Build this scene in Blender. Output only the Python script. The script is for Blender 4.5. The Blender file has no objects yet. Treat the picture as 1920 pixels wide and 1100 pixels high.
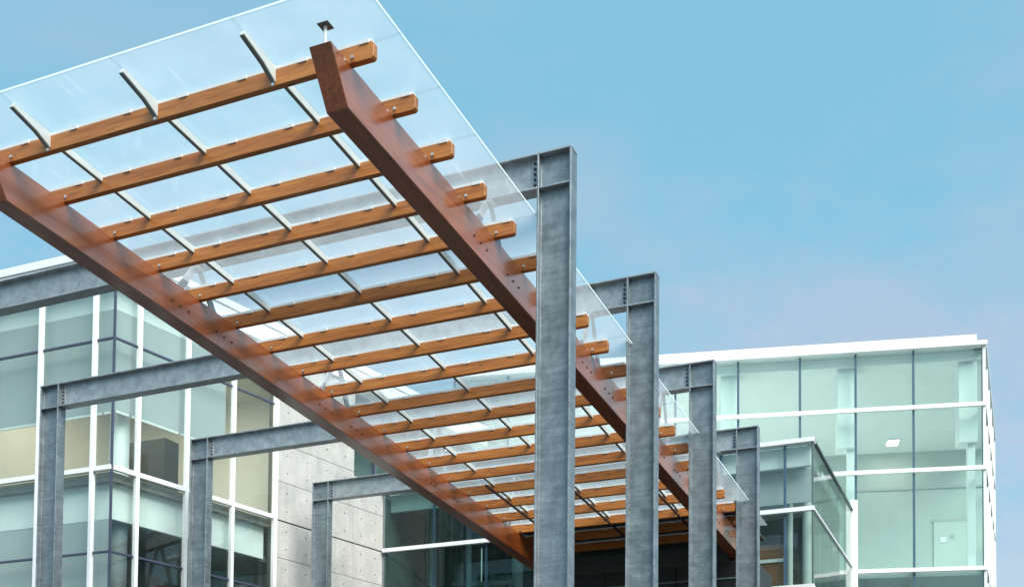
import bpy, bmesh, math, random
from mathutils import Matrix, Vector
random.seed(7)
sc = bpy.context.scene
COL = sc.collection

# ------------------------------------------------------------------ camera
CAM = Vector((4.98384, -13.00202, 1.6))
yaw, pit, rol = -0.411129, 0.0426413, 0.0089336
fwd = Vector((math.sin(yaw)*math.cos(pit), math.cos(yaw)*math.cos(pit), math.sin(pit)))
r0 = Vector((math.cos(yaw), -math.sin(yaw), 0)); u0 = r0.cross(fwd)
rr = r0*math.cos(rol)+u0*math.sin(rol); uu = -r0*math.sin(rol)+u0*math.cos(rol)
cd = bpy.data.cameras.new('camera'); cam = bpy.data.objects.new('camera', cd); COL.objects.link(cam)
m = Matrix.Identity(4)
for i in range(3):
    m[i][0] = rr[i]; m[i][1] = uu[i]; m[i][2] = -fwd[i]; m[i][3] = CAM[i]
cam.matrix_world = m
cd.sensor_fit = 'HORIZONTAL'; cd.sensor_width = 36; cd.lens = 42.043
cd.shift_x = -0.00084; cd.shift_y = 0.47923
cd.clip_start = 0.1; cd.clip_end = 3000
sc.camera = cam

# ------------------------------------------------------------------ sky and sun
SUN_EL, SUN_AZ = math.radians(43), math.radians(127)   # azimuth clockwise from +Y
world = bpy.data.worlds.new('World'); sc.world = world; world.use_nodes = True
nt = world.node_tree; nt.nodes.clear()
def N(t, **k):
    n = nt.nodes.new(t)
    for a, b in k.items(): setattr(n, a, b)
    return n
L = lambda a, b: nt.links.new(a, b)
out = N('ShaderNodeOutputWorld'); bg = N('ShaderNodeBackground'); bg.inputs['Strength'].default_value = 0.15
sky = N('ShaderNodeTexSky', sky_type='NISHITA'); sky.sun_disc = False
sky.sun_elevation = SUN_EL; sky.sun_rotation = SUN_AZ
sky.air_density = 1.0; sky.dust_density = 1.5; sky.ozone_density = 1.2
tc_ = N('ShaderNodeTexCoord')
mp = N('ShaderNodeMapping'); mp.inputs['Scale'].default_value = (2.2, 2.2, 5.0); mp.inputs['Location'].default_value = (0., 0., 0.)
L(tc_.outputs['Generated'], mp.inputs['Vector'])
n1 = N('ShaderNodeTexNoise'); n1.inputs['Scale'].default_value = 1.6; n1.inputs['Detail'].default_value = 7; n1.inputs['Roughness'].default_value = 0.6
L(mp.outputs['Vector'], n1.inputs['Vector'])
rp = N('ShaderNodeMapRange'); rp.inputs['From Min'].default_value = 0.40; rp.inputs['From Max'].default_value = 0.60
L(n1.outputs['Fac'], rp.inputs['Value'])
tint = N('ShaderNodeMix', data_type='RGBA', blend_type='MULTIPLY'); tint.inputs[0].default_value = 1.0
L(sky.outputs['Color'], tint.inputs[6]); tint.inputs[7].default_value = (1.05, 1.35, 1.2, 1)
sx = N('ShaderNodeSeparateXYZ'); L(tc_.outputs['Generated'], sx.inputs[0])
el = N('ShaderNodeMapRange'); el.inputs['From Min'].default_value = .30; el.inputs['From Max'].default_value = .56
el.inputs['To Min'].default_value = 1.1; el.inputs['To Max'].default_value = .25; L(sx.outputs['Z'], el.inputs['Value'])
ve = N('ShaderNodeMath', operation='MULTIPLY'); L(rp.outputs[0], ve.inputs[0]); L(el.outputs[0], ve.inputs[1])
cl = N('ShaderNodeMix', data_type='RGBA'); L(ve.outputs[0], cl.inputs[0])          # thin high cloud veil
cl.inputs[6].default_value = (.80, 1.92, 2.56, 1); cl.inputs[7].default_value = (1.72, 1.96, 2.38, 1)
fin = N('ShaderNodeMix', data_type='RGBA'); fin.inputs[0].default_value = .85
L(tint.outputs[2], fin.inputs[6]); L(cl.outputs[2], fin.inputs[7])
L(fin.outputs[2], bg.inputs['Color']); L(bg.outputs['Background'], out.inputs['Surface'])

sd = bpy.data.lights.new('sun', 'SUN'); sun = bpy.data.objects.new('sun', sd); COL.objects.link(sun)
sd.energy = 2.8; sd.angle = math.radians(40); sd.color = (1.0, 0.96, 0.9)
sdir = Vector((math.sin(SUN_AZ)*math.cos(SUN_EL), math.cos(SUN_AZ)*math.cos(SUN_EL), math.sin(SUN_EL)))
sun.rotation_euler = sdir.to_track_quat('Z', 'Y').to_euler(); sun.location = (10, -20, 40)

vs = sc.view_settings
vs.view_transform = 'Standard'; vs.look = 'None'; vs.gamma = 1; vs.use_curve_mapping = False; vs.exposure = 0.9

# ------------------------------------------------------------------ materials
def new_mat(name):
    mt = bpy.data.materials.new(name); mt.use_nodes = True
    t = mt.node_tree; t.nodes.clear()
    o = t.nodes.new('ShaderNodeOutputMaterial')
    return mt, t, o
def nd(t, typ, **k):
    n = t.nodes.new(typ)
    for a, b in k.items(): setattr(n, a, b)
    return n
def coords(t, scale, rand=True):
    c = nd(t, 'ShaderNodeTexCoord'); mpn = nd(t, 'ShaderNodeMapping'); mpn.inputs['Scale'].default_value = scale
    if rand:
        oi = nd(t, 'ShaderNodeObjectInfo'); mu = nd(t, 'ShaderNodeVectorMath', operation='MULTIPLY_ADD')
        cx = nd(t, 'ShaderNodeCombineXYZ')
        for i in range(3): t.links.new(oi.outputs['Random'], cx.inputs[i])
        t.links.new(cx.outputs[0], mu.inputs[0]); mu.inputs[1].default_value = (37., 23., 51.)
        t.links.new(c.outputs['Object'], mu.inputs[2]); t.links.new(mu.outputs[0], mpn.inputs['Vector'])
    else:
        t.links.new(c.outputs['Object'], mpn.inputs['Vector'])
    return mpn.outputs['Vector']
def noise(t, vec, scale=1., detail=5., rough=.55, dist=0.):
    n = nd(t, 'ShaderNodeTexNoise'); n.inputs['Scale'].default_value = scale; n.inputs['Detail'].default_value = detail
    n.inputs['Roughness'].default_value = rough; n.inputs['Distortion'].default_value = dist
    t.links.new(vec, n.inputs['Vector']); return n.outputs['Fac']
def ramp(t, fac, stops):
    r = nd(t, 'ShaderNodeValToRGB'); e = r.color_ramp.elements
    while len(e) < len(stops): e.new(0.5)
    for el, (p, c) in zip(e, stops): el.position = p; el.color = (*c, 1)
    t.links.new(fac, r.inputs['Fac']); return r.outputs['Color']
def mixc(t, fac, a, b, mode='MIX'):
    n = nd(t, 'ShaderNodeMix', data_type='RGBA', blend_type=mode)
    for s, v in ((0, fac), (6, a), (7, b)):
        if hasattr(v, 'is_linked'): t.links.new(v, n.inputs[s])
        elif s == 0: n.inputs[0].default_value = v
        else: n.inputs[s].default_value = (*v, 1)
    return n.outputs[2]
def bump(t, h, strength, dist=0.01):
    b = nd(t, 'ShaderNodeBump'); b.inputs['Strength'].default_value = strength; b.inputs['Distance'].default_value = dist
    t.links.new(h, b.inputs['Height']); return b.outputs['Normal']

def wood(name, dark, light, gs, ks, rough, coat, coat_rough=0.15, coat_ior=1.5):
    mt, t, o = new_mat(name); p = nd(t, 'ShaderNodeBsdfPrincipled')
    g = noise(t, coords(t, gs), 1.0, 6, .62, .6)
    fine = noise(t, coords(t, tuple(v*4 for v in gs)), 1.0, 3, .6)
    blot = noise(t, coords(t, tuple(v*.12+.25 for v in gs)), 1.0, 3, .5)
    mid = tuple((a+b)/2 for a, b in zip(dark, light))
    c = ramp(t, g, [(.30, dark), (.50, mid), (.72, light)])
    c = mixc(t, .35, c, ramp(t, fine, [(.35, (.6, .6, .6)), (.65, (1.25, 1.2, 1.15))]), 'MULTIPLY')
    c = mixc(t, .5, c, ramp(t, blot, [(.35, (.72, .68, .62)), (.65, (1.2, 1.2, 1.2))]), 'MULTIPLY')
    # knots
    vo = nd(t, 'ShaderNodeTexVoronoi'); vo.inputs['Scale'].default_value = 1.0
    t.links.new(coords(t, ks), vo.inputs['Vector'])
    c = mixc(t, ramp(t, vo.outputs['Distance'], [(.05, (.75, .75, .75)), (.12, (0, 0, 0))]), c, tuple(v*.35 for v in dark))
    t.links.new(c, p.inputs['Base Color'])
    p.inputs['Roughness'].default_value = rough
    p.inputs['Coat Weight'].default_value = coat; p.inputs['Coat Roughness'].default_value = coat_rough; p.inputs['Coat IOR'].default_value = coat_ior
    t.links.new(bump(t, g, .12, .004), p.inputs['Normal'])
    t.links.new(p.outputs[0], o.inputs[0]); return mt

def steel(name, base, var, rough, band=True, metal=.55):
    mt, t, o = new_mat(name); p = nd(t, 'ShaderNodeBsdfPrincipled')
    a = noise(t, coords(t, (5, 5, 5)), 1., 8, .68)
    c = ramp(t, a, [(.33, tuple(v*(1-var) for v in base)), (.52, base), (.72, tuple(min(1, v*(1+var)) for v in base))])
    vo = nd(t, 'ShaderNodeTexVoronoi'); t.links.new(coords(t, (26, 26, 26)), vo.inputs['Vector']); vo.inputs['Scale'].default_value = 1.
    c = mixc(t, .22, c, ramp(t, vo.outputs['Color'], [(.2, (.75, .77, .8)), (.8, (1.2, 1.2, 1.2))]), 'MULTIPLY')
    if band:
        h = noise(t, coords(t, (1.0, 1.0, 16)), 1., 4, .7)
        c = mixc(t, .55, c, ramp(t, h, [(.35, (.72, .74, .76)), (.5, (1, 1, 1)), (.68, (1.25, 1.25, 1.25))]), 'MULTIPLY')
        s = noise(t, coords(t, (9, 9, .5)), 1., 4, .6)
        c = mixc(t, .4, c, ramp(t, s, [(.35, (.8, .8, .8)), (.66, (1.2, 1.2, 1.2))]), 'MULTIPLY')
    t.links.new(c, p.inputs['Base Color']); p.inputs['Metallic'].default_value = metal
    t.links.new(ramp(t, a, [(.3, (rough-.1,)*3), (.7, (rough+.12,)*3)]), p.inputs['Roughness'])
    t.links.new(bump(t, a, .1, .003), p.inputs['Normal'])
    t.links.new(p.outputs[0], o.inputs[0]); return mt

def plain(name, col, rough=.5, var=.06, scale=3., metal=0., streak=False, spec=.5, emit=None):
    mt, t, o = new_mat(name); p = nd(t, 'ShaderNodeBsdfPrincipled')
    a = noise(t, coords(t, (scale, scale, scale*.35 if streak else scale)), 1., 6, .6)
    c = ramp(t, a, [(.3, tuple(v*(1-var) for v in col)), (.7, tuple(min(1, v*(1+var)) for v in col))])
    t.links.new(c, p.inputs['Base Color']); p.inputs['Roughness'].default_value = rough; p.inputs['Metallic'].default_value = metal
    p.inputs['Specular IOR Level'].default_value = spec
    if emit:
        p.inputs['Emission Color'].default_value = (*emit[0], 1); p.inputs['Emission Strength'].default_value = emit[1]
    t.links.new(p.outputs[0], o.inputs[0]); return mt

def glass(name, tint, milk, milkcol, ior, rough=.02, dirt=.5, wav=0., streak=0.):
    """thin sheet: tinted see-through + mirror by angle + a little scattering film"""
    mt, t, o = new_mat(name)
    tr = nd(t, 'ShaderNodeBsdfTransparent'); tr.inputs['Color'].default_value = (*tint, 1)
    df = nd(t, 'ShaderNodeBsdfDiffuse'); df.inputs['Color'].default_value = (*milkcol, 1)
    tl = nd(t, 'ShaderNodeBsdfTranslucent'); tl.inputs['Color'].default_value = (*milkcol, 1)
    ms = nd(t, 'ShaderNodeMixShader'); ms.inputs[0].default_value = .85
    t.links.new(df.outputs[0], ms.inputs[1]); t.links.new(tl.outputs[0], ms.inputs[2])
    d = noise(t, coords(t, (1.3, 1.3, 1.3)), 1., 6, .65)
    f = nd(t, 'ShaderNodeMapRange'); f.inputs['From Min'].default_value = .3; f.inputs['From Max'].default_value = .7
    f.inputs['To Min'].default_value = milk*(1-dirt); f.inputs['To Max'].default_value = milk*(1+dirt)
    t.links.new(d, f.inputs['Value'])
    fo = f.outputs[0]
    if streak:
        st = noise(t, coords(t, (22, 1.6, 1.)), 1., 4, .6)
        sm = nd(t, 'ShaderNodeMapRange'); sm.inputs['From Min'].default_value = .62; sm.inputs['From Max'].default_value = .75
        sm.inputs['To Max'].default_value = streak; t.links.new(st, sm.inputs['Value'])
        ad = nd(t, 'ShaderNodeMath', operation='ADD'); t.links.new(fo, ad.inputs[0]); t.links.new(sm.outputs[0], ad.inputs[1]); fo = ad.outputs[0]
    m1 = nd(t, 'ShaderNodeMixShader'); t.links.new(fo, m1.inputs[0])
    t.links.new(tr.outputs[0], m1.inputs[1]); t.links.new(ms.outputs[0], m1.inputs[2])
    gl = nd(t, 'ShaderNodeBsdfGlossy'); gl.inputs['Roughness'].default_value = rough
    lw = nd(t, 'ShaderNodeLayerWeight'); lw.inputs['Blend'].default_value = .5
    pw = nd(t, 'ShaderNodeMath', operation='POWER'); t.links.new(lw.outputs['Facing'], pw.inputs[0]); pw.inputs[1].default_value = 5.
    fr = nd(t, 'ShaderNodeMapRange'); t.links.new(pw.outputs[0], fr.inputs['Value'])
    fr.inputs['To Min'].default_value = ((ior-1)/(ior+1))**2; fr.inputs['To Max'].default_value = .85
    if wav:
        w = noise(t, coords(t, (.9, .9, .9)), 1., 2, .4)
        nb = bump(t, w, wav, .05); t.links.new(nb, gl.inputs['Normal'])
    m2 = nd(t, 'ShaderNodeMixShader'); t.links.new(fr.outputs[0], m2.inputs[0])
    t.links.new(m1.outputs[0], m2.inputs[1]); t.links.new(gl.outputs[0], m2.inputs[2])
    t.links.new(m2.outputs[0], o.inputs[0]); return mt

def concrete(name):
    mt, t, o = new_mat(name); p = nd(t, 'ShaderNodeBsdfPrincipled')
    a = noise(t, coords(t, (1.2, 1.2, 1.2)), 1., 8, .65); b = noise(t, coords(t, (9, 9, 9)), 1., 6, .7)
    c = ramp(t, a, [(.3, (.40, .40, .38)), (.55, (.52, .51, .48)), (.75, (.60, .58, .55))])
    c = mixc(t, .35, c, ramp(t, b, [(.3, (.75, .75, .75)), (.7, (1.2, 1.2, 1.2))]), 'MULTIPLY')
    s = noise(t, coords(t, (4, 4, .35)), 1., 5, .6)
    c = mixc(t, .3, c, ramp(t, s, [(.35, (.78, .77, .74)), (.6, (1.08, 1.08, 1.08))]), 'MULTIPLY')
    t.links.new(c, p.inputs['Base Color']); p.inputs['Roughness'].default_value = .8
    t.links.new(bump(t, b, .25, .004), p.inputs['Normal'])
    t.links.new(p.outputs[0], o.inputs[0]); return mt

M = dict(
    purlin=wood('varnished_fir', (.38, .105, .016), (.72, .27, .055), (1.1, 17, 17), (1.7, 7, 9), .42, .25),
    beam=wood('varnished_glulam', (.225, .042, .007), (.47, .115, .018), (20, .7, 26), (6, 1.3, 7), .38, 1., .18, 2.1),
    galv=steel('galvanised_steel', (.255, .295, .315), .28, .44),
    galv_beam=steel('galvanised_steel_beam', (.38, .41, .425), .3, .48, band=False),
    dark_bolt=plain('dark_bolt_steel', (.05, .055, .06), .5, .2, metal=.5),
    zinc=plain('zinc_bolt', (.75, .76, .76), .3, .1, metal=.6),
    bar=plain('pale_painted_steel', (.80, .83, .80), .45, .08),
    alu=plain('white_aluminium', (.90, .91, .91), .4, .04),
    white=plain('white_cladding', (.86, .87, .87), .45, .03),
    dark_joint=plain('dark_slate_mullion', (.07, .08, .13), .35, .1),
    blue_mull=plain('blue_grey_mullion', (.07, .12, .20), .35, .1),
    cglass=glass('canopy_glass', (.96, .985, .985), .17, (.93, .95, .97), 1.28, .02, .25, 0., .12),
    edge=plain('polished_glass_edge', (.86, .95, .94), .25, .03),
    fglass=glass('curtain_glass', (.915, .985, .96), .03, (.75, .9, .88), 1.62, .0, .5, .05),
    sglass=glass('shaded_curtain_glass', (.93, .978, .962), .03, (.75, .9, .88), 1.55, .0, .5, .05),
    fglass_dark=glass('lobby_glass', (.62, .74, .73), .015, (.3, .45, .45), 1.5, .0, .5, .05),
    shade_black=plain('deep_shade_black', (.012, .015, .016), .35, .2, spec=.3),  # near-black that paints the deep shade under the canopy end
    black=plain('black_track', (.02, .02, .022), .5, .1),
    roofp=plain('dark_roof_panel', (.045, .04, .035), .7, .1),
    conc=concrete('board_concrete'),
    hole=plain('tie_hole', (.12, .12, .115), .9, .1),
    shade=plain('grey_roller_shade', (.44, .455, .465), .85, .05, 1.2),
    hem=plain('shade_hem', (.85, .86, .84), .5, .03),
    iwhite=plain('interior_white', (.84, .86, .85), .6, .03),
    iwall=plain('interior_wall', (.46, .52, .51), .7, .05),
    cream=plain('cream_ceiling', (.78, .72, .55), .7, .05),
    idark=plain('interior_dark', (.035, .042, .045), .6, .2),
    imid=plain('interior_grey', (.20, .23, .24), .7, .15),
    floor=plain('interior_floor', (.25, .24, .22), .5, .1),
    paving=plain('paving', (.055, .055, .055), .85, .2, .4),
    lamp=plain('lamp_glow', (.9, .85, .7), .4, .02, emit=((1., .86, .6), 6.)),
    door=plain('pale_door', (.54, .60, .59), .5, .03),
    underside_shade=plain('underside_shade_grey', (.26, .30, .28), .5, .1),  # darker grey painting the shaded undersides of bars and brackets
    bark=plain('winter_bark', (.10, .085, .07), .9, .3, 6.),
    trim=plain('dark_trim', (.10, .14, .14), .4, .1),
    brown=plain('brown_timber_panel', (.22, .09, .035), .5, .2),
)

# ------------------------------------------------------------------ mesh helpers
ORG = {}
class MB:
    def __init__(s): s.v = []; s.f = []
    def hexa(s, p):                                  # 8 points: bottom 4 ccw, top 4 ccw
        b = len(s.v); s.v += [tuple(q) for q in p]
        s.f += [(b+3, b+2, b+1, b), (b+4, b+5, b+6, b+7)] + [(b+i, b+(i+1) % 4, b+4+(i+1) % 4, b+4+i) for i in range(4)]
        return s
    def box(s, x0, x1, y0, y1, z0, z1, T=None):
        T = T or (lambda a, b, c: (a, b, c))
        return s.hexa([T(x0, y0, z0), T(x1, y0, z0), T(x1, y1, z0), T(x0, y1, z0), T(x0, y0, z1), T(x1, y0, z1), T(x1, y1, z1), T(x0, y1, z1)])
    def prism(s, prof, a, b, T):                      # prof: 2D outline; T(u, v, w) -> point, extruded w from a to b
        n = len(prof); o = len(s.v)
        s.v += [tuple(T(u, v, a)) for u, v in prof] + [tuple(T(u, v, b)) for u, v in prof]
        s.f += [tuple(o+i for i in reversed(range(n))), tuple(o+n+i for i in range(n))]
        s.f += [(o+i, o+(i+1) % n, o+n+(i+1) % n, o+n+i) for i in range(n)]
        return s
    def cyl(s, c, d, r, h, n=12):
        d = Vector(d).normalized(); a = d.orthogonal().normalized(); e = d.cross(a); c = Vector(c); o = len(s.v)
        for k in (0, h):
            for i in range(n):
                t = 2*math.pi*i/n; s.v.append(tuple(c+d*k+a*(r*math.cos(t))+e*(r*math.sin(t))))
        s.f += [tuple(o+i for i in reversed(range(n))), tuple(o+n+i for i in range(n))]
        s.f += [(o+i, o+(i+1) % n, o+n+(i+1) % n, o+n+i) for i in range(n)]
        return s
    def build(s, name, mat, parent=None, bevel=0., edge=None):
        me = bpy.data.meshes.new(name)
        o0 = ORG[parent.name] if parent else Vector((0, 0, 0))
        me.from_pydata([tuple(Vector(v)-o0) for v in s.v], [], s.f)
        bm = bmesh.new(); bm.from_mesh(me)
        bmesh.ops.recalc_face_normals(bm, faces=bm.faces)
        if bevel: bmesh.ops.bevel(bm, geom=bm.edges[:], offset=bevel, segments=1, affect='EDGES', profile=.5)
        bm.to_mesh(me); bm.free()
        me.materials.append(M[mat])
        if edge:                                       # narrow side faces of a sheet get the edge material
            me.materials.append(M[edge[0]])
            for p in me.polygons:
                if p.area < edge[1]: p.material_index = 1
        ob = bpy.data.objects.new(name, me); COL.objects.link(ob)
        if parent: ob.parent = parent; ORG[ob.name] = o0
        else: ORG[ob.name] = Vector((0, 0, 0))
        return ob
def thing(name, label, cat, loc, group=None):
    o = bpy.data.objects.new(name, None); COL.objects.link(o); o.location = loc; o.empty_display_size = .3
    o['label'] = label; o['category'] = cat
    if group: o['group'] = group
    ORG[o.name] = Vector(loc); return o
def dup(ob, parent, delta):
    c = ob.copy(); COL.objects.link(c); c.parent = parent; c.location = Vector(ob.location)+Vector(delta)
    for ch in list(ob.children):
        d = ch.copy(); COL.objects.link(d); d.parent = c
    return c

# ------------------------------------------------------------------ ground
g = MB(); g.v = [(-400, -400, 0), (400, -400, 0), (400, 600, 0), (-400, 600, 0)]; g.f = [(0, 1, 2, 3)]
go = g.build('ground', 'paving'); go['kind'] = 'structure'

# ------------------------------------------------------------------ facade kit
def frame(O, ang):
    a = math.radians(ang); ca, sa = math.cos(a), math.sin(a)
    return lambda s, d, z: (O[0]+s*ca+d*sa, O[1]+s*sa-d*ca, z)      # s along the wall, d outwards, z up
def panes(root, T, ss, zs, mat, d0=-.02, th=.02, gap=.012):
    for a, b in zip(ss, ss[1:]):
        for p, q in zip(zs, zs[1:]):
            MB().box(a+gap, b-gap, d0-th, d0, p+gap, q-gap, T).build('glass_pane', mat, root)
def vbar(root, T, s, w, d0, d1, z0, z1, mat, name='mullion'):
    return MB().box(s-w/2, s+w/2, d0, d1, z0, z1, T).build(name, mat, root, .004)
def hbar(root, T, s0, s1, z, h, d0, d1, mat, name='transom'):
    return MB().box(s0, s1, d0, d1, z-h/2, z+h/2, T).build(name, mat, root, .004)

# ------------------------------------------------------------------ left glass building with concrete side
LB = (-12.165, 5.754, 0)
lb = thing('glass_building', 'pale glass building with white mullions, grey roller shades and bare concrete side wall', 'building', LB)
FA, SA = 1.0, 79.24
TF = frame((LB[0], LB[1]), FA); TS = frame((LB[0], LB[1]), SA)
fs = [-4.85, -3.38, -1.942, -.496, 0.0]            # front mullions, s<0 runs left from the corner
ssd = [0., .625, 1.915, 3.235, 4.53]               # side mullions, s>0 runs back from the corner
zr = [.15, 3.7, 5.5, 7.3, 9.02, 11.71, 13.02]
panes(lb, TF, fs, zr, 'sglass'); panes(lb, TS, ssd, zr, 'sglass')
for s in fs[:-1]: vbar(lb, TF, s, .085, -.05, .05, 0, 13.0, 'alu')
for s in ssd[1:-1]: vbar(lb, TS, s, .085, -.05, .05, 0, 13.0, 'alu')
vbar(lb, TS, 4.55, .10, -.05, .055, 0, 13.0, 'alu')
cj = MB(); cj.box(-.03, .012, -.03, .012, 0, 13.0, TF).build('corner_joint', 'dark_joint', lb)
for z in (9.02, 5.5):
    for a, b in zip(fs, fs[1:]): hbar(lb, TF, a+.043, b-(.043 if b else -.0), z, .10, -.05, .045, 'alu')
    for a, b in zip(ssd, ssd[1:]): hbar(lb, TS, a+(.043 if a else .04), b-.043, z, .10, -.05, .045, 'alu')
for z in (11.71, 7.3, 3.7):
    for a, b in zip(fs, fs[1:]): hbar(lb, TF, a+.043, b-(.043 if b else .013), z, .045, -.05, .004, 'dark_joint', 'glazing_joint')
    for a, b in zip(ssd, ssd[1:]): hbar(lb, TS, a+(.043 if a else .013), b-.043, z, .045, -.05, .004, 'dark_joint', 'glazing_joint')
# parapet
MB().box(-4.9, .05, -.35, .07, 13.02, 13.42, TF).build('parapet', 'white', lb, .01)
MB().box(-4.9, .08, -.36, .10, 13.424, 13.60, TF).build('parapet_cap', 'white', lb, .01)
MB().box(.10, 13.0, -.35, .07, 13.02, 13.42, TS).build('parapet', 'white', lb, .01)
MB().box(.13, 13.0, -.36, .10, 13.424, 13.60, TS).build('parapet_cap', 'white', lb, .01)
MB().hexa([TF(-4.9, -.36, 12.95), TF(-.2, -.36, 12.95), TS(13, -.36, 12.95), (-17, 18.5, 12.95), TF(-4.9, -.36, 13.1), TF(-.2, -.36, 13.1), TS(13, -.36, 13.1), (-17, 18.5, 13.1)]).build('roof', 'imid', lb)
# floors, ceilings and rear walls inside
def slab(z0, z1, mat, name, inset=.3):
    MB().hexa([TF(-4.9, -inset, z0), TF(-inset*.9, -inset, z0), TS(8.2, -inset, z0), (-17, 14.0, z0), TF(-4.9, -inset, z1), TF(-inset*.9, -inset, z1), TS(8.2, -inset, z1), (-17, 14.0, z1)]).build(name, mat, lb)
slab(12.46, 12.6, 'cream', 'ceiling', .45); slab(8.80, 8.98, 'floor', 'floor_slab', .12)
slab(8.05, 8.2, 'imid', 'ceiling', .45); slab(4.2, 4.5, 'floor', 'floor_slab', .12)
MB().box(-17.1, -12.0, 11.6, 11.75, 4.5, 12.46).build('rear_wall', 'iwhite', lb)
MB().box(-17.2, -17.0, 5.9, 14, 4.5, 12.46).build('rear_wall', 'iwhite', lb)
# white bulkheads behind the glass heads
for z0, z1 in ((12.42, 13.0), (8.06, 8.94)):
    MB().box(-4.85, -.30, -.40, -.30, z0, z1, TF).build('bulkhead', 'iwhite', lb)
    MB().box(.26, 4.5, -.40, -.30, z0, z1, TS).build('bulkhead', 'iwhite', lb)
# roller shades: each one its own piece
for a, b in zip(fs, fs[1:]):
    b2 = b if b else -.275
    MB().box(a+.004, b2-.004, -.27, -.262, 10.30, 12.44, TF).build('roller_shade', 'shade', lb)
    MB().box(a+.03, b2-.03, -.285, -.25, 10.25, 10.295, TF).build('shade_hem', 'hem', lb)
    MB().box(a+.004, b2-.004, -.27, -.262, 4.6, 8.04, TF).build('roller_shade', 'shade', lb)
for a, b in list(zip(ssd, ssd[1:]))[:3]:
    a2 = a if a else .23
    MB().box(a2+.004, b-.004, -.27, -.262, 10.33, 12.44, TS).build('roller_shade', 'shade', lb)
    MB().box(a2+.03, b-.03, -.285, -.25, 10.28, 10.325, TS).build('shade_hem', 'hem', lb)
# things inside the corner room
MB().cyl((-12.69, 6.55, 8.98), (0, 0, 1), .2, 3.48, 20).build('interior_column', 'iwhite', lb)
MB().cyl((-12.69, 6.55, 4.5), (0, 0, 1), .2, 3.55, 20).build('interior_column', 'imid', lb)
MB().box(-14.75, -13.55, 9.0, 9.5, 8.98, 10.82).build('dark_partition', 'idark', lb, .01)
MB().box(-16.9, -12.3, 7.8, 8.0, 4.5, 8.05).build('dark_partition', 'idark', lb)
MB().hexa([TS(.8, -2.2, 4.5), TS(4.5, -2.2, 4.5), TS(4.5, -2.1, 4.5), TS(.8, -2.1, 4.5), TS(.8, -2.2, 8.05), TS(4.5, -2.2, 8.05), TS(4.5, -2.1, 8.05), TS(.8, -2.1, 8.05)]).build('dark_partition', 'idark', lb)
# concrete wall: backing, then single panels with open joints and tie holes
MB().box(4.62, 8.43, -.30, -.03, 0, 10.70, TS).build('wall', 'hole', lb)
MB().box(4.62, 7.29, -.30, -.03, 10.70, 13.0, TS).build('wall', 'hole', lb)
cz = [.02, 1.2, 2.4, 3.6, 4.5, 5.4, 6.3, 7.2, 8.1, 8.985, 9.92, 10.82, 11.9, 13.0]
cs = [4.61, 5.95, 7.30, 8.44]
for j, (p, q) in enumerate(zip(cz, cz[1:])):
    for i, (a, b) in enumerate(zip(cs, cs[1:])):
        if i == 2 and p > 10.0: continue
        if i == 2 and q > 10.7: q = 10.72
        lo = .016 if abs(p-8.985) < .01 else .005; hi = .016 if abs(q-8.985) < .01 else .005
        pn = MB().box(a+.003, b-.003, -.03, random.uniform(-.002, .003), p+lo, q-hi, TS).build('concrete_panel', 'conc', lb, .004)
        if p > 6:
            for fx in (.25, .75):
                for fz in (.27, .74):
                    c = TS(a+(b-a)*fx, -.006, p+(q-p)*fz); n = Vector(TS(0, 1, 0))-Vector(TS(0, 0, 0))
                    MB().cyl(c, n, .017, .012, 10).build('tie_hole', 'hole', pn)
MB().box(8.45, 8.52, -.2, .03, 0, 10.6, TS).build('corner_trim', 'alu', lb)
# upper storey behind the concrete, set back
TU = frame((TS(7.30, -.45, 0)[0], TS(7.30, -.45, 0)[1]), SA)
us = [0., 1.3, 2.6, 3.9, 5.2]
panes(lb, TU, us, [10.72, 12.0, 13.0], 'fglass')
for s in us[1:]: vbar(lb, TU, s, .06, -.05, .03, 10.7, 13.0, 'dark_joint')
hbar(lb, TU, 0, 5.2, 10.78, .14, -.05, .05, 'alu'); hbar(lb, TU, 0, 5.2, 12.0, .05, -.05, .03, 'alu')
MB().box(0, 5.2, -1.6, -1.5, 10.6, 12.95, TU).build('rear_wall', 'imid', lb)

# ------------------------------------------------------------------ low entrance block between the two buildings
BX0, BX1, BY, BT = -10.55, .509, 14.0, 10.6
bk = thing('entrance_block', 'low dark glass entrance block with white roof edge behind the timber canopy', 'building', (BX0, BY, 0))
TB = frame((BX0, BY), 0.); TBS = frame((BX1, BY), 90.)
bs = [0.03, 1.466, 2.95, 4.45, 5.95, 7.45, 8.95, 10.413, BX1-BX0]
bz = [.15, 3.4, 5.3, 7.24, 9.0, 10.5]
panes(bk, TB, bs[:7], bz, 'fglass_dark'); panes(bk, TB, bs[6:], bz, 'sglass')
for s in bs[1:-1]: vbar(bk, TB, s, .06, -.09, -.044, 0, 10.5, 'blue_mull')
vbar(bk, TB, BX1-BX0-.02, .04, -.06, .01, 0, 10.5, 'trim', 'corner_joint')
hbar(bk, TB, 0, BX1-BX0+.02, 10.56, .10, -.2, .06, 'white', 'roof_edge')
for z, h, mt in ((9.0, .10, 'alu'), (7.24, .10, 'bar'), (5.3, .1, 'alu'), (3.4, .1, 'alu')):
    hbar(bk, TB, 0, BX1-BX0+.02, z, h, -.04, .05, mt)
    hbar(bk, TBS, .025, 6.3, z, .05, -.04, .02, 'bar')
hbar(bk, TBS, .065, 6.32, 10.58, .05, -.2, .02, 'trim', 'roof_edge')
sds = [0.03, 1.3, 2.6, 3.9, 5.2, 6.35]
panes(bk, TBS, sds, bz, 'fglass')
for s in sds[1:-1]: vbar(bk, TBS, s, .03, -.07, -.044, 0, 10.5, 'trim', 'glazing_joint')
MB().box(.05, BX1-BX0-.3, -6.4, -.34, 10.40, 10.50, TB).build('roof', 'iwall', bk)
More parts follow.
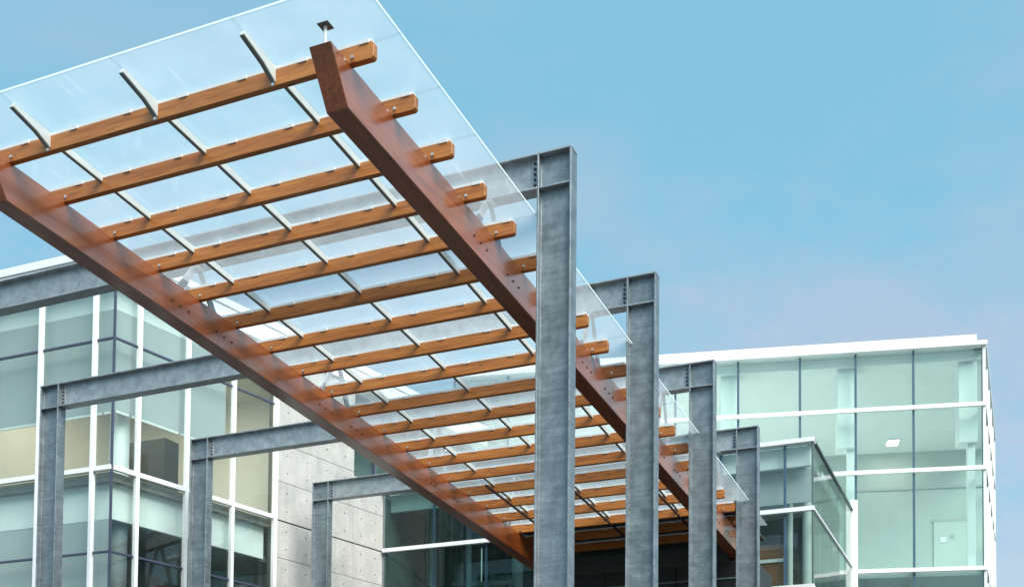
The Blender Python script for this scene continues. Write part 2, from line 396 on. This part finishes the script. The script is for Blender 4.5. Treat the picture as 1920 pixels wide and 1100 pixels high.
MB().box(.1, BX1-BX0-.10, -.33, -.205, 10.05, 10.505, TB).build('bulkhead', 'iwhite', bk)
MB().box(9.1, BX1-BX0-.12, -.55, -.50, 9.30, 10.06, TB).build('roller_shade', 'shade', bk)
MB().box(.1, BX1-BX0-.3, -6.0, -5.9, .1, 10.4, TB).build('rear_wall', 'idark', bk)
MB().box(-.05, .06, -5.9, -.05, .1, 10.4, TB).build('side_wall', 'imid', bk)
MB().box(.1, BX1-BX0-.25, -5.9, -.25, 6.85, 7.15, TB).build('floor_slab', 'imid', bk)
for s, w in ((.95, .22), (2.0, .16), (3.4, .3), (4.6, .2), (10.35, .14), (10.75, .22)):
    MB().cyl(TB(s, -1.0, 7.15), (0, 0, 1), w/2, 3.25, 16).build('interior_column', 'iwall' if s > 9 else 'imid', bk)
MB().box(2.95, 4.1, -2.2, -1.8, 7.15, 8.7, TB).build('dark_partition', 'idark', bk)
MB().box(9.55, 10.15, -1.4, -1.2, 7.6, 8.55, TB).build('timber_panel', 'brown', bk)
MB().box(9.5, 10.2, -1.19, -1.17, 8.12, 8.2, TB).build('panel_rail', 'iwhite', bk)
# added dark box standing for the deep shade under the far end of the canopy
vb = thing('deep_shade_box', 'added near-black box standing for deep shade under the far end of the canopy', 'deep_shade_box', (-5.0, 11.95, 0))
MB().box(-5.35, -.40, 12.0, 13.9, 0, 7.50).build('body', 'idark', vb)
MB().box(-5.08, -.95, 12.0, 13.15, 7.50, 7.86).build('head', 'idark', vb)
for k in range(3):
    MB().box(-5.30+k*1.62, -5.30+k*1.62+1.58, 11.95, 11.985, .1, 7.45).build('glass_pane', 'shade_black', vb)  # near-black sheets painted as shade, not real glazing
for k in range(5): MB().box(-5.34, -.42, 11.93, 11.948, 4.7+k*.6, 4.73+k*.6).build('transom', 'trim', vb)

# ------------------------------------------------------------------ right glass building
RB = (.509, 20.492, 0)
rb = thing('glass_building', 'tall glass hall with bright white parapet and thin blue mullions at the right', 'building', RB)
TR = frame((RB[0], RB[1]), 13.0)
rs = [-11.3, -9.7, -8.1, -6.5, -4.864, -3.112, -1.421, .075, 1.603, 3.44]
rz = [.15, 3.4, 6.2, 8.9, 11.63, 13.37, 14.96]
panes(rb, TR, rs, rz, 'fglass')
for s in rs[:-1]: vbar(rb, TR, s, .062, -.10, -.044, 0, 14.96, 'blue_mull')
for z in rz[1:-1]: hbar(rb, TR, -11.3, 3.47, z, .11, -.04, .06, 'alu')
vbar(rb, TR, 3.40, .05, -.10, -.044, 0, 14.96, 'trim', 'corner_joint')
MB().box(-11.3, 3.50, -.30, .10, 14.97, 15.09, TR).build('parapet', 'white', rb, .008)
MB().box(-11.3, 3.26, -.5, -.08, 15.094, 15.33, TR).build('parapet_cap', 'white', rb, .008)
def rslab(name, mat, d0, d1, z0, z1):
    e = lambda d: 3.36-.2309*(d+.0)                 # keeps the slab edge just inside the right flank
    MB().hexa([TR(-11.3, d1, z0), TR(e(d1), d1, z0), TR(e(d0), d0, z0), TR(-11.3, d0, z0), TR(-11.3, d1, z1), TR(e(d1), d1, z1), TR(e(d0), d0, z1), TR(-11.3, d0, z1)]).build(name, mat, rb)
rslab('roof', 'iwhite', -8.5, -.32, 14.92, 14.955); rslab('ceiling', 'iwhite', -8.3, -.37, 14.75, 14.90)
MB().box(-11.3, 3.25, -.36, -.26, 14.70, 14.96, TR).build('bulkhead', 'iwhite', rb)
MB().box(-11.3, 5.25, -8.5, -8.3, .1, 14.90, TR).build('rear_wall', 'iwall', rb)
MB().box(-11.3, 5.0, -8.29, -8.25, 13.46, 13.54, TR).build('picture_rail', 'shade', rb)
rslab('floor_slab', 'iwhite', -8.3, -.12, 8.74, 8.86)
MB().box(-11.3, -11.1, -8.3, -.2, .1, 14.75, TR).build('side_wall', 'iwall', rb)
dr = MB().box(3.40, 4.44, -8.29, -8.24, 8.86, 12.30, TR).build('door', 'door', rb)
MB().box(3.32, 4.52, -8.29, -8.26, 12.31, 12.40, TR).build('door_frame', 'shade', dr)
MB().box(3.60, 3.80, -8.235, -8.22, 11.6, 11.78, TR).build('door_sign', 'hem', dr)
MB().box(3.92, 4.06, -8.235, -8.22, 11.74, 11.86, TR).build('door_sign', 'shade', dr)
for a, b in ((-.385, .12), (2.84, 3.325), (-3.6, -3.1), (-6.8, -6.3)):
    cc = MB().box(a, b, -.95, -.40, 12.47, 14.75, TR).build('column_casing', 'iwhite', rb, .01)
    MB().box(b-.24, b-.04, -.72, -.52, 8.86, 12.47, TR).build('column', 'iwhite', cc)
lh = MB().box(1.72, 2.15, -7.4, -6.75, 14.70, 14.749, TR).build('ceiling_light', 'alu', rb)
MB().box(1.77, 2.10, -7.33, -6.82, 14.685, 14.699, TR).build('diffuser', 'lamp', lh)
def lamp_light(p, w, size, col=(1., .93, .82)):
    ld = bpy.data.lights.new('ceiling_light_bulb', 'AREA'); ld.energy = w; ld.size = size; ld.color = col
    lo = bpy.data.objects.new('ceiling_light_bulb', ld); COL.objects.link(lo); lo.location = p
lamp_light(TR(1.93, -7.07, 14.67), 12, .4)
for s_, d_ in ((-6.1, -2.6), (-6.3, -4.6), (-6.5, -6.4)):  # added lamps, kept out of view, that brighten the hall
    q = MB().box(s_-.21, s_+.21, d_-.32, d_+.32, 14.70, 14.749, TR).build('ceiling_light', 'alu', rb)
    MB().box(s_-.16, s_+.16, d_-.26, d_+.26, 14.685, 14.699, TR).build('diffuser', 'lamp', q)
    lamp_light(TR(s_, d_, 14.67), 95, .4, (.97, 1., 1.))
for x_, y_ in ((-14.3, 8.4), (-13.2, 9.3), (-15.4, 7.6)):
    q = MB().box(x_-.22, x_+.22, y_-.22, y_+.22, 12.40, 12.459).build('ceiling_light', 'alu', lb)
    MB().box(x_-.17, x_+.17, y_-.17, y_+.17, 12.385, 12.399).build('diffuser', 'lamp', q)
    lamp_light((x_, y_, 12.37), 20, .3, (1., .84, .6))
# right flank
RC = TR(3.44, 0, 0); TRS = frame((RC[0], RC[1]), 90.)
panes(rb, TRS, [.03, 1.7, 3.4, 5.1, 6.8, 8.4], rz, 'fglass')
vbar(rb, TRS, .02, .05, -.05, .03, 0, 14.96, 'alu', 'corner_mullion')
for s in (1.7, 3.4, 5.1, 6.8, 8.4): vbar(rb, TRS, s, .06, -.05, .035, 0, 14.96, 'alu')
for z in rz[1:-1]: hbar(rb, TRS, .06, 8.4, z, .10, -.05, .03, 'trim')
MB().box(.12, 8.4, -.3, .06, 14.97, 15.09, TRS).build('parapet', 'white', rb, .008)
# white pilaster where the low block meets the hall
MB().box(-.10, .10, .03, .16, 0, 10.85, TR).build('pilaster', 'alu', rb, .006)

# ------------------------------------------------------------------ steel portal frames
WP, FL, HB, TFk, TW = .44, .20, 9.8254, .022, .016
fy = [0.0, 3.455, 6.928, 10.5]
flabel = ['galvanised steel portal frame nearest the camera, its right post the tallest and widest',
          'galvanised steel portal frame second from the camera, left post in front of glass corner',
          'galvanised steel portal frame third from the camera, left post before the concrete wall edge',
          'galvanised steel portal frame farthest back, left post before the concrete wall']
for k, y in enumerate(fy):
    XL = -12.458+.18998*y
    fr = thing('portal_frame', flabel[k], 'steel frame', (0, y, 0), 'steel portal frames along the canopy')
    yc = y+FL/2
    def post(x0, x1, name='post'):
        mb = MB()
        pts = [(x0, y), (x0+TFk, y), (x0+TFk, yc-TW/2), (x1-TFk, yc-TW/2), (x1-TFk, y), (x1, y), (x1, y+FL), (x1-TFk, y+FL), (x1-TFk, yc+TW/2), (x0+TFk, yc+TW/2), (x0+TFk, y+FL), (x0, y+FL)]
        mb.prism(pts, 0, HB-TFk-.001, lambda u, v, w: (u, v, w))
        return mb.build(name, 'galv', fr, .003)
    pr = post(-WP, 0); pl = post(XL, XL+WP)
    zb, zt = HB-WP, HB
    # crossbeam I section between the posts
    prof = [(y, zb), (y+FL, zb), (y+FL, zb+TFk), (yc+TW/2, zb+TFk), (yc+TW/2, zt-TFk), (y+FL, zt-TFk), (y+FL, zt), (y, zt), (y, zt-TFk), (yc-TW/2, zt-TFk), (yc-TW/2, zb+TFk), (y, zb+TFk)]
    cb = MB().prism(prof, XL+WP+.002, -WP-.002, lambda u, v, w: (w, u, v)).build('crossbeam', 'galv_beam', fr, .003)
    for x0, x1, side in ((-WP+.004, .004, 1), (XL-.004, XL+WP-.004, -1)):
        MB().box(x0, x1, y-.002, y+FL+.002, HB-TFk, HB).build('cap_plate', 'galv_beam', fr, .002)
        xs0, xs1 = (x0+TFk, x1-TFk-.006) if side > 0 else (x0+TFk+.006, x1-TFk)
        MB().box(xs0, xs1, y+.004, yc-TW/2-.001, zb, zb+.016).build('stiffener', 'galv_beam', fr)
    for side, xb in ((1, -WP), (-1, XL+WP)):
        tab = MB().box(*sorted((xb-side*.005, xb-side*.10)), yc-TW/2-.014, yc-TW/2-.001, zb+.05, zt-.05).build('shear_tab', 'galv_beam', fr, .002)
        for j in range(5):
            MB().cyl((xb-side*.055, yc-TW/2-.014, zb+.085+j*.067), (0, -1, 0), .017, .02, 8).build('bolt', 'dark_bolt', tab)

# ------------------------------------------------------------------ timber and glass canopy
ZC, SL, TC = 8.88574, -.070746, .025963             # top of beams at y=0, fall towards the building, drift in plan
XR, XLB, BW, BH = -.9932, -5.4332, .2484, .4554
Y1, SP, NP = -3.1636, .80697, 20
PH, PT = .170, .075
GX0, GX1, GYF = -6.21, -.465, -3.93
TX = [-4.853, -3.368, -1.883]
DG = .205                                           # underside of glass above beam top
zt = lambda y: ZC+SL*y
cp = thing('timber_canopy', 'long timber canopy with two deep brown beams, slatted purlins and a clear glass roof', 'canopy', (-3.2, Y1, 0))
# beams with slanted noses
for xr_, side in ((XR, 'r'), (XLB, 'l')):
    yT, yB, yE = -3.575, -3.255, 13.2
    prof = [(yT, zt(yT)), (yB, zt(yB)-BH), (yE, zt(yE)-BH), (yE, zt(yE))]
    b = MB().prism(prof, xr_-BW, xr_, lambda u, v, w: (w+TC*u, u, v)).build('beam', 'beam', cp, .006)
    for k, y in enumerate(fy):
        for yo in (-.46, .46):
            for q in (-.168, 0, .168):
                yb = y+.08+yo+q
                MB().cyl((xr_+TC*yb-.004, yb, zt(yb)-.268), (1, 0, 0), .013, .016, 8).build('bolt', 'dark_bolt', b)
    # small posts with a plate that carry the front panes
    MB().cyl((xr_-.09+TC*yT, -3.53, zt(-3.53)-.01), (0, 0, 1), .017, DG-.004, 10).build('support_post', 'alu', cp)
    MB().box(xr_-.15+TC*yT, xr_-.03+TC*yT, -3.59, -3.47, zt(-3.53)+DG-.014, zt(-3.53)+DG-.006).build('support_plate', 'trim', cp)
    # hangers from the crossbeams
    for k, y in enumerate(fy):
        yc = y+FL/2; xm = xr_-BW/2+TC*y
        for sgn in (-1, 1):
            ya, yb = yc+sgn*.42, yc+sgn*.06; za, zb_ = zt(ya)-.02, HB-WP-.012
            MB().prism([(ya-.075, za), (ya+.075, za), (yb+.055, zb_), (yb-.055, zb_)], xm-.012, xm+.012, lambda u, v, w: (w, u, v)).build('hanger', 'galv_beam', cp, .003)
        MB().box(xm-.08, xm+.08, yc-.09, yc+.09, HB-WP-.011, HB-WP-.001).build('hanger_plate', 'bar', cp)
# purlins
c = .022; x0, x1 = -5.94, -.7309
def cham(xa, xb, za, zb): return [(xa+c, za), (xb-c, za), (xb, za+c), (xb, zb-c), (xb-c, zb), (xa+c, zb), (xa, zb-c), (xa, za+c)]
dx1 = TC*Y1
z1 = zt(Y1)
proto = MB().prism(cham(x0+dx1, x1+dx1, z1, z1+PH), Y1-PT, Y1, lambda u, v, w: (u, w, v)).build('purlin', 'purlin', cp, .004)
MB().box(x0+dx1+.03, x1+dx1-.03, Y1-PT+.002, Y1-.006, z1+PH+.001, z1+PH+.033).build('rail', 'alu', proto)
tx = [GX0]+TX+[GX1]
for a, b in zip(tx, tx[1:]):
    for f in (.24, .74):
        xc = a+(b-a)*f+dx1
        if x0+dx1+.1 < xc < x1+dx1-.1:
            MB().box(xc-.05, xc+.05, Y1-PT-.014, Y1-PT+.02, z1+PH-.012, z1+PH+.026).build('clip', 'alu', proto)
for xb in (XR, XLB):
    for xo in (.035, -BW-.035):
        MB().cyl((xb+xo+dx1, Y1-PT+.002, z1+.05), (0, -1, 0), .016, .03, 10).build('bolt', 'zinc', proto)
        MB().box(xb+xo-.026+dx1, xb+xo+.026+dx1, Y1-PT-.008, Y1-PT-.001, z1+.003, z1+.072).build('angle_clip', 'purlin', proto)
for i in range(1, NP):
    dup(proto, cp, (TC*SP*i, SP*i, SL*SP*i))
# glazing bars between purlins on the pane joints
yj = [Y1+SP*i for i in range(NP)]
for i in range(NP-1):
    a, b = yj[i]+.002, yj[i+1]-PT-.002
    if a > 10.4: continue
    for tx_ in TX:
        xa = tx_+TC*yj[i]
        gb = MB().prism([(a, zt(a)+PH-.05), (b, zt(b)+PH-.05), (b, zt(b)+DG-.008), (a, zt(a)+DG-.008)], xa-.02, xa+.02, lambda u, v, w: (w, u, v)).build('glazing_bar', 'bar', cp)
        MB().prism([(a, zt(a)+PH-.058), (b, zt(b)+PH-.058), (b, zt(b)+PH-.051), (a, zt(a)+PH-.051)], xa-.022, xa+.014, lambda u, v, w: (w, u, v)).build('underside_shade', 'underside_shade', gb)  # dark strip paints the shade on the bar's underside
# tapered brackets that carry the glass ahead of the first purlin
for tx_ in TX:
    xa = tx_+TC*Y1; yr = Y1-PT-.002
    lo = [(yr, z1+.03), (yr-.20, zt(yr-.2)+DG-.11), (yr-.535, zt(yr-.535)+DG-.055)]
    pf = [lo[0], (yr, z1+DG-.01), (yr-.52, zt(yr-.52)+DG-.008), lo[2], lo[1]]
    br = MB().prism(pf, xa-.025, xa+.025, lambda u, v, w: (w, u, v)).build('bracket', 'bar', cp, .003)
    MB().prism(lo+[(u, v-.008) for u, v in reversed(lo)], xa-.027, xa+.018, lambda u, v, w: (w, u, v)).build('bracket_shade', 'underside_shade', br)  # bracket underside shade painted as a dark strip
    MB().cyl((xa, yr-.004, z1+.005), (0, -1, 0), .016, .02, 8).build('bolt', 'zinc', br)
# glass panes, then solid roof panels where the canopy runs under the building
rows = [GYF]+yj+[13.2]
for i, (a, b) in enumerate(zip(rows, rows[1:])):
    solid = a > 10.4
    tx_row = [-5.9]+TX+[-.76] if solid else tx
    for p, q in zip(tx_row, tx_row[1:]):
        gp = .004
        T = lambda u, v, w: (u+TC*v, v, zt(v)+w)
        mb = MB().box(p+gp, q-gp, a+gp, b-gp, DG, DG+(.021 if not solid else .05), T)
        if solid:
            mb.build('roof_panel', 'roofp', cp)
            if q == tx_row[-1] and b < 12.3:
                MB().box(q+.002, GX1-.004, a+gp, b-gp, DG, DG+.016, T).build('glass_pane', 'cglass', cp)
        else:
            po = mb.build('glass_pane', 'cglass', cp); me = po.data; me.materials.append(M['edge'])
            for f_ in me.polygons:
                w_ = f_.center+ORG[cp.name]
                if f_.area < .05 and (w_.y < GYF+.02 or w_.x-TC*w_.y > GX1-.012): f_.material_index = 1
# black lighting tracks below the rear purlins
for tx_ in TX:
    T = lambda u, v, w: (u+TC*v, v, zt(v)+w)
    MB().box(tx_+.02, tx_+.05, 7.6, 11.9, -.05, -.012, T).build('lighting_track', 'black', cp)

# ------------------------------------------------------------------ bare winter tree whose crown shows in the panes of the right hall
tr_ = thing('bare_tree', 'bare leafless tree whose branches show reflected in the lower panes of the right hall', 'tree', (10.4, -4.2, 0))
rnd = random.Random(11)
def limb(mb, a, b, ra, rb_, n=5):
    d = (b-a).normalized(); u = d.orthogonal().normalized(); w = d.cross(u); o = len(mb.v)
    for p, q in ((a, ra), (b, rb_)):
        for i in range(n):
            t = 2*math.pi*i/n; mb.v.append(tuple(p+u*(q*math.cos(t))+w*(q*math.sin(t))))
    mb.f += [(o+i, o+(i+1) % n, o+n+(i+1) % n, o+n+i) for i in range(n)]
def grow(mb, p, d, ln, rad, lev):
    if lev == 0 or rad < .004: return
    for k in range(3):
        q = p+d*(ln/3)
        limb(mb, p, q, rad, rad*.88, 6 if lev > 3 else 4); rad *= .88; p = q
        d = (d+Vector((rnd.uniform(-.18, .18), rnd.uniform(-.18, .18), rnd.uniform(-.02, .14)))).normalized()
        if k and lev > 1:
            e = (d+Vector((rnd.uniform(-1, 1), rnd.uniform(-1, 1), rnd.uniform(-.1, .6)))*.8).normalized()
            grow(mb, p, e, ln*.68, rad*.55, lev-1)
    for _ in range(2):
        e = (d+Vector((rnd.uniform(-1, 1), rnd.uniform(-1, 1), rnd.uniform(0, .6)))*.6).normalized()
        grow(mb, p, e, ln*.74, rad*.7, lev-1)
tk = MB(); b0 = Vector((10.4, -4.2, 0)); b1 = Vector((10.5, -4.1, 2.2)); b2 = Vector((10.45, -4.0, 4.6))
limb(tk, b0, b1, .24, .19, 10); limb(tk, b1, b2, .19, .16, 10)
tk.build('trunk', 'bark', tr_)
cw = MB(); grow(cw, b2, Vector((0, .05, 1)), 4.2, .15, 6); cw.build('crown', 'bark', tr_)
